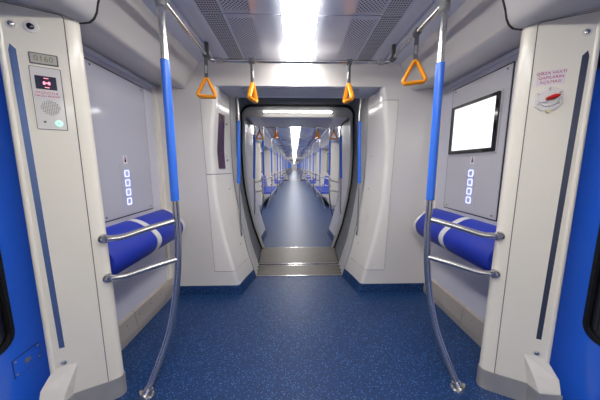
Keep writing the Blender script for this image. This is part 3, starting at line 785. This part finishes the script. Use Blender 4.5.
# shell of the next car
struct('floor_next', G().box(-1.30, 1.30, YF, B0+LEN+REC, -.06, 0), M['floor'], False)
struct('ceiling_next', G().box(-1.30, 1.30, B0, B0+LEN, 2.11, 2.15), M['ceil'], False)
build_end(B0, YF+.002, -1, XG, 'far')
build_end(B0+LEN, B0+LEN+REC, 1, XG, 'next')
for s in (-1, 1):
    struct('trim_9', ceiling_edge(s, B0, B0+LEN), M['strip'])
    struct('trim_10', cove(s, B0, B0+LEN), M['cove'])
DC = [1.75 + 4.3333*i for i in range(4)]       # door centres
nth = ['first', 'second', 'third', 'fourth']
for s, side in ((-1, 'left'), (1, 'right')):
    # wall pieces and windows between the doors
    zones = [(0, 1.0)] + [(DC[i]+.75, DC[i+1]-.75) for i in range(3)] + [(LEN-1.0, LEN)]
    for k, (a, b) in enumerate(zones):
        struct('wall_side', G().box(*sorted((s*1.28, s*HW)), B0+a, B0+b, 0, 1.90), M['cream'], False)
        if 0 < k < 4:
            W = WP(s); cy = B0 + (a+b)/2
            wn = bpy.data.objects.new('window_%d' % (k if s < 0 else k+3), None); COL.objects.link(wn); wn.location = (s*HW, cy, 1.0); wn['kind'] = 'structure'
            obj('frame', frame_geo(lambda u, v, d: W(u, v, d), shift(rrect(b-a-.5, .72, .06), cy, 1.34), shift(rrect(b-a-.58, .64, .05), cy, 1.34), .008), M['rubber'], wn, False)
            obj('pane', plate_geo(W, shift(rrect(b-a-.57, .65, .05), cy, 1.34), .001, .004), M['blackgl'], wn, False)
    for i, dc in enumerate(DC):
        y = B0 + dc
        D = lambda yy, z, d: Vector((s*(1.272 - d), yy, z))
        dr = bpy.data.objects.new('door_%d' % (3 + i + (4 if s > 0 else 0)), None); COL.objects.link(dr); dr.location = (s*1.272, y, 0); dr['kind'] = 'structure'
        for y0, y1 in ((y-.78, y-.003), (y+.003, y+.78)):
            cy, cz = (y0+y1)/2 + (.06 if y0 < y-.1 else -.06), 1.03
            inner = shift(rrect(.46, 1.19, .07, 4), cy, cz); outer = rect_on_rays(inner, cy, cz, y0, y1, .012, 1.86)
            lf = obj('leaf', frame_geo(lambda u, v, d: D(u, v, -.03 + d), outer, inner, .03), M['door'], dr, False)
            obj('window_pane', plate_geo(D, inner, -.012, -.008), M['blackgl'], lf, False)

def next_things(first):
    out = []
    ordn = ['first', 'second', 'third', 'fourth']
    for s, side in ((-1, 'left'), (1, 'right')):
        for i, dc in enumerate(DC):
            for sg, nm in ((-1, 'near'), (1, 'far')):
                # pillar at the near side of a doorway has its face turned to the door (away), so sy mirrors
                yc = B0 + dc + sg*.74
                out.append(fp_pillar(s, yc, sg, 'cream pillar on the %s side of the %s %s doorway of the next car' % (nm, ordn[i], side), None))
                out.append(pole(s, 'grab_pole', 'blue-sleeved pole at the %s side of the %s %s doorway of the next car' % (nm, ordn[i], side), yb=yc + sg*.195 - 1.285, sy=sg))
        for i in range(3):
            a, b = B0 + DC[i] + 1.0, B0 + DC[i+1] - 1.0
            t = thing('seat_bench', 'row of blue seats between the %s and %s %s doors of the next car' % (ordn[i], ordn[i+1], side), 'bench', (s*1.0, (a+b)/2, 0))
            n = 6; w = (b-a)/n
            obj('heater_box', G().box(*sorted((s*1.0, s*1.21)), a+.05, b-.05, .001, .10), M['rubber'], t, False)
            obj('base', G().loft([[(s*1.21, y, .10), (s*.98, y, .10), (s*.90, y, .30), (s*.73, y, .355), (s*.725, y, .40), (s*1.21, y, .41)] for y in (a, b)]), M['cream'], t)
            for k in range(n):
                y0, y1 = a + k*w + .008, a + (k+1)*w - .008
                m_ = (y0+y1)/2
                obj('seat', G().loft([[(s*.735, y, z0), (s*.75, y, z0+.035), (s*1.10, y, z0+.018), (s*1.15, y, z0)] for y, z0 in ((y0, .405), (y0+.03, .415), (m_, .408), (y1-.03, .415), (y1, .405))]), M['seatblue'], t)
                obj('backrest', G().loft([[(s*1.12, y, .42), (s*(1.09+dx), y, .50), (s*(1.12+dx), y, .80), (s*1.16, y, .86), (s*1.21, y, .86), (s*1.21, y, .42)] for y, dx in ((y0, .01), (m_, .03), (y1, .01))]), M['seatblue'], t)
            out.append(t)
    # ceiling lamps, panels
    n = 11; w = LEN/n
    for k in range(n):
        a, b = B0 + k*w + .35*(k == 0) + .012, B0 + (k+1)*w - .012
        t = thing('ceiling_lamp', 'flush white ceiling lamp, %s along the next car' % ('number %d' % (k+1) if k else 'nearest'), 'ceiling lamp', (0, (a+b)/2, ZC), 'ceiling lamps along the next car')
        obj('diffuser', G().box(-.119, .084, a, b, ZC-.016, ZC+.02), M['lamp'], t, False)
        obj('frame', frame_geo(lambda u, v, d: (u, v, ZC-.008+d), [(-.124, a-.003), (.089, a-.003), (.089, b+.003), (-.124, b+.003)], [(-.119, a), (.084, a), (.084, b), (-.119, b)], .02), M['strip'], t, False)
        t['label'] = 'flush white lamp in a row down the ceiling of the next car'
        out.append(t)
    for s, side in ((-1, 'left'), (1, 'right')):
        t = thing('ceiling_panel', 'long blue-grey ceiling panel with a slotted grille on the %s of the next car' % side, 'ceiling panel', (s*.35, B0+LEN/2, ZC))
        obj('sheet', G().box(*sorted((s*.455, -.125 if s < 0 else .090)), B0, B0+LEN, ZC-.002, ZC+.02), M['ceil'], t, False)
        obj('slotted_sheet', G().box(*sorted((s*.459, s*.592)), B0, B0+LEN, ZC-.003, ZC+.02), M['slots'], t, False)
        out.append(t)
    # overhead rails
    y0, y1 = B0+.22, B0+LEN-.22
    t = thing('overhead_handrail', 'steel overhead handrail loop under the ceiling of the next car', 'handrail', (0, y0, ZR))
    obj('rail', G().tube([(-XR, y0, ZR), (XR, y0, ZR)], .0165, 10), M['steel'], t)
    obj('rail', G().tube([(-XR, y1, ZR), (XR, y1, ZR)], .0165, 10), M['steel'], t)
    for s in (-1, 1): obj('rail', G().tube([(s*XR, y0, ZR), (s*XR, y1, ZR)], .0165, 10), M['steel'], t)
    for dc in DC[:]:
        obj('cross_rail', G().tube([(-XR, B0+dc-.9, ZR), (XR, B0+dc-.9, ZR)], .0165, 10), M['steel'], t)
        obj('cross_rail', G().tube([(-XR, B0+dc+.9, ZR), (XR, B0+dc+.9, ZR)], .0165, 10), M['steel'], t)
    out.append(t)
    # strap handles
    for s, side in ((-1, 'left'), (1, 'right')):
        out.append(strap_handle(s*.375, y0, s*radians(-76), "small orange strap handle on the next car's first cross bar, %s of its lamps" % side))
        out.append(strap_handle(s*.69, y0+.12, 0, 'small orange strap handle at the start of the next car\'s %s rail' % side, rail='y'))
        for i in range(0):
            out.append(strap_handle(s*.69, B0+DC[i], 0, 'small orange strap handle at the %s %s doorway of the next car' % (ordn[i], side), rail='y'))
    return out
NT = next_things(True)
_after = [o for o in bpy.data.objects if o not in _before]
top = [o for o in _after if o.parent is None]

# light tube on the lintel facing the gangway
t = thing('lintel_lamp', 'slim horizontal tube lamp on the lintel at the far end of the gangway', 'lamp', (0, YF-.004, 1.93))
obj('housing', G().box(-.48, .48, YF-.018, YF-.001, 1.930, 1.954), M['header'], t, False, .003)
obj('tube', G().tube([(-.47, YF-.022, 1.942), (.47, YF-.022, 1.942)], .010, 12), M['tube'], t)
# grab bars at the far edge
for s, side in ((-1, 'left'), (1, 'right')):
    t = thing('gangway_grab_handle', 'vertical grab bar with a blue grip on the %s side of the far gangway edge' % side, 'grab handle', (s*.6, 3.50, .5))
    path = catmull([(s*.655, 3.50, 1.80), (s*.615, 3.50, 1.76), (s*.612, 3.50, 1.60), (s*.632, 3.50, 1.03), (s*.635, 3.50, .62), (s*.650, 3.50, .50), (s*.67, 3.50, .46)], 5)
    obj('bar', G().tube(path, .011, 10), M['steel'], t)
    obj('blue_grip', G().tube([(s*.613, 3.50, 1.64), (s*.622, 3.50, 1.33), (s*.632, 3.50, 1.03)], [.0175]*3, 12), M['sleeve'], t)

# cars beyond the next one: copies of the whole next car
for c in range(1, 4):
    dy = PERIOD*c
    o2 = ['', 'second', 'third', 'fourth'][c]
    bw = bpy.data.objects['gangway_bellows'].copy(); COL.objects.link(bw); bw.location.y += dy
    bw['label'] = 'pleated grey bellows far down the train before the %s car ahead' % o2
    struct('floor_gangway', G().box(-.80, .80, YP+dy-.02, YF+dy, -.06, -.004), M['tread'], False)
    for o in top:
        nm = o.name.split('.')[0]
        if nm in ('soffit_grille',): 
            continue
        if nm in ('door_pillar', 'grab_pole', 'seat_bench', 'strap_handle', 'ceiling_lamp', 'ceiling_panel', 'overhead_handrail'):
            lab = {'door_pillar': 'tiny cream door pillar far down the train in the %s car ahead',
                   'grab_pole': 'tiny blue-sleeved pole far down the train in the %s car ahead',
                   'seat_bench': 'tiny row of blue seats far down the train in the %s car ahead',
                   'strap_handle': 'tiny orange strap handle far down the train in the %s car ahead',
                   'ceiling_lamp': 'tiny bright ceiling lamp far down the train in the %s car ahead',
                   'ceiling_panel': 'long grey ceiling panel far down the train in the %s car ahead',
                   'overhead_handrail': 'overhead steel rails far down the train in the %s car ahead'}[nm] % o2
            if nm == 'strap_handle': continue
            if nm in ('door_pillar', 'grab_pole', 'seat_bench') and c > 2: continue
            copy_tree(o, dy, lab, '%ss in the %s car ahead' % (nm.replace('_', ' '), o2))
        else:
            copy_tree(o, dy)
# closing wall at the far end of the train
yl = B0 + PERIOD*3 + LEN + .9
struct('wall_far_end', G().box(-1.3, 1.3, yl, yl+.05, -.06, 2.15), M['header'], False)
# copies of lamps and so on that nothing tells apart share a group; plain copies of the setting need none

# ------------------------------------------------------------------ camera, world, view
cam = bpy.data.cameras.new('camera'); co = bpy.data.objects.new('camera', cam); COL.objects.link(co)
cam.sensor_width = 36; cam.lens = 14.4; cam.clip_start = .02; cam.clip_end = 200
co.location = (-.055, 0, 1.2); co.rotation_euler = (radians(90-7.946), 0, radians(-1.42))
SC.camera = co
w = bpy.data.worlds.new('world'); SC.world = w; w.use_nodes = True
w.node_tree.nodes['Background'].inputs[0].default_value = (.01, .01, .012, 1)
w.node_tree.nodes['Background'].inputs[1].default_value = 1.0
SC.view_settings.view_transform = 'Standard'; SC.view_settings.look = 'None'; SC.view_settings.gamma = 1
SC.view_settings.exposure = 1.86
try: SC.view_settings.use_curve_mapping = False
except Exception: pass
SC.cycles.use_denoising = True
SC.cycles.max_bounces = 12; SC.cycles.diffuse_bounces = 8; SC.cycles.glossy_bounces = 6
SC.cycles.sample_clamp_indirect = 8
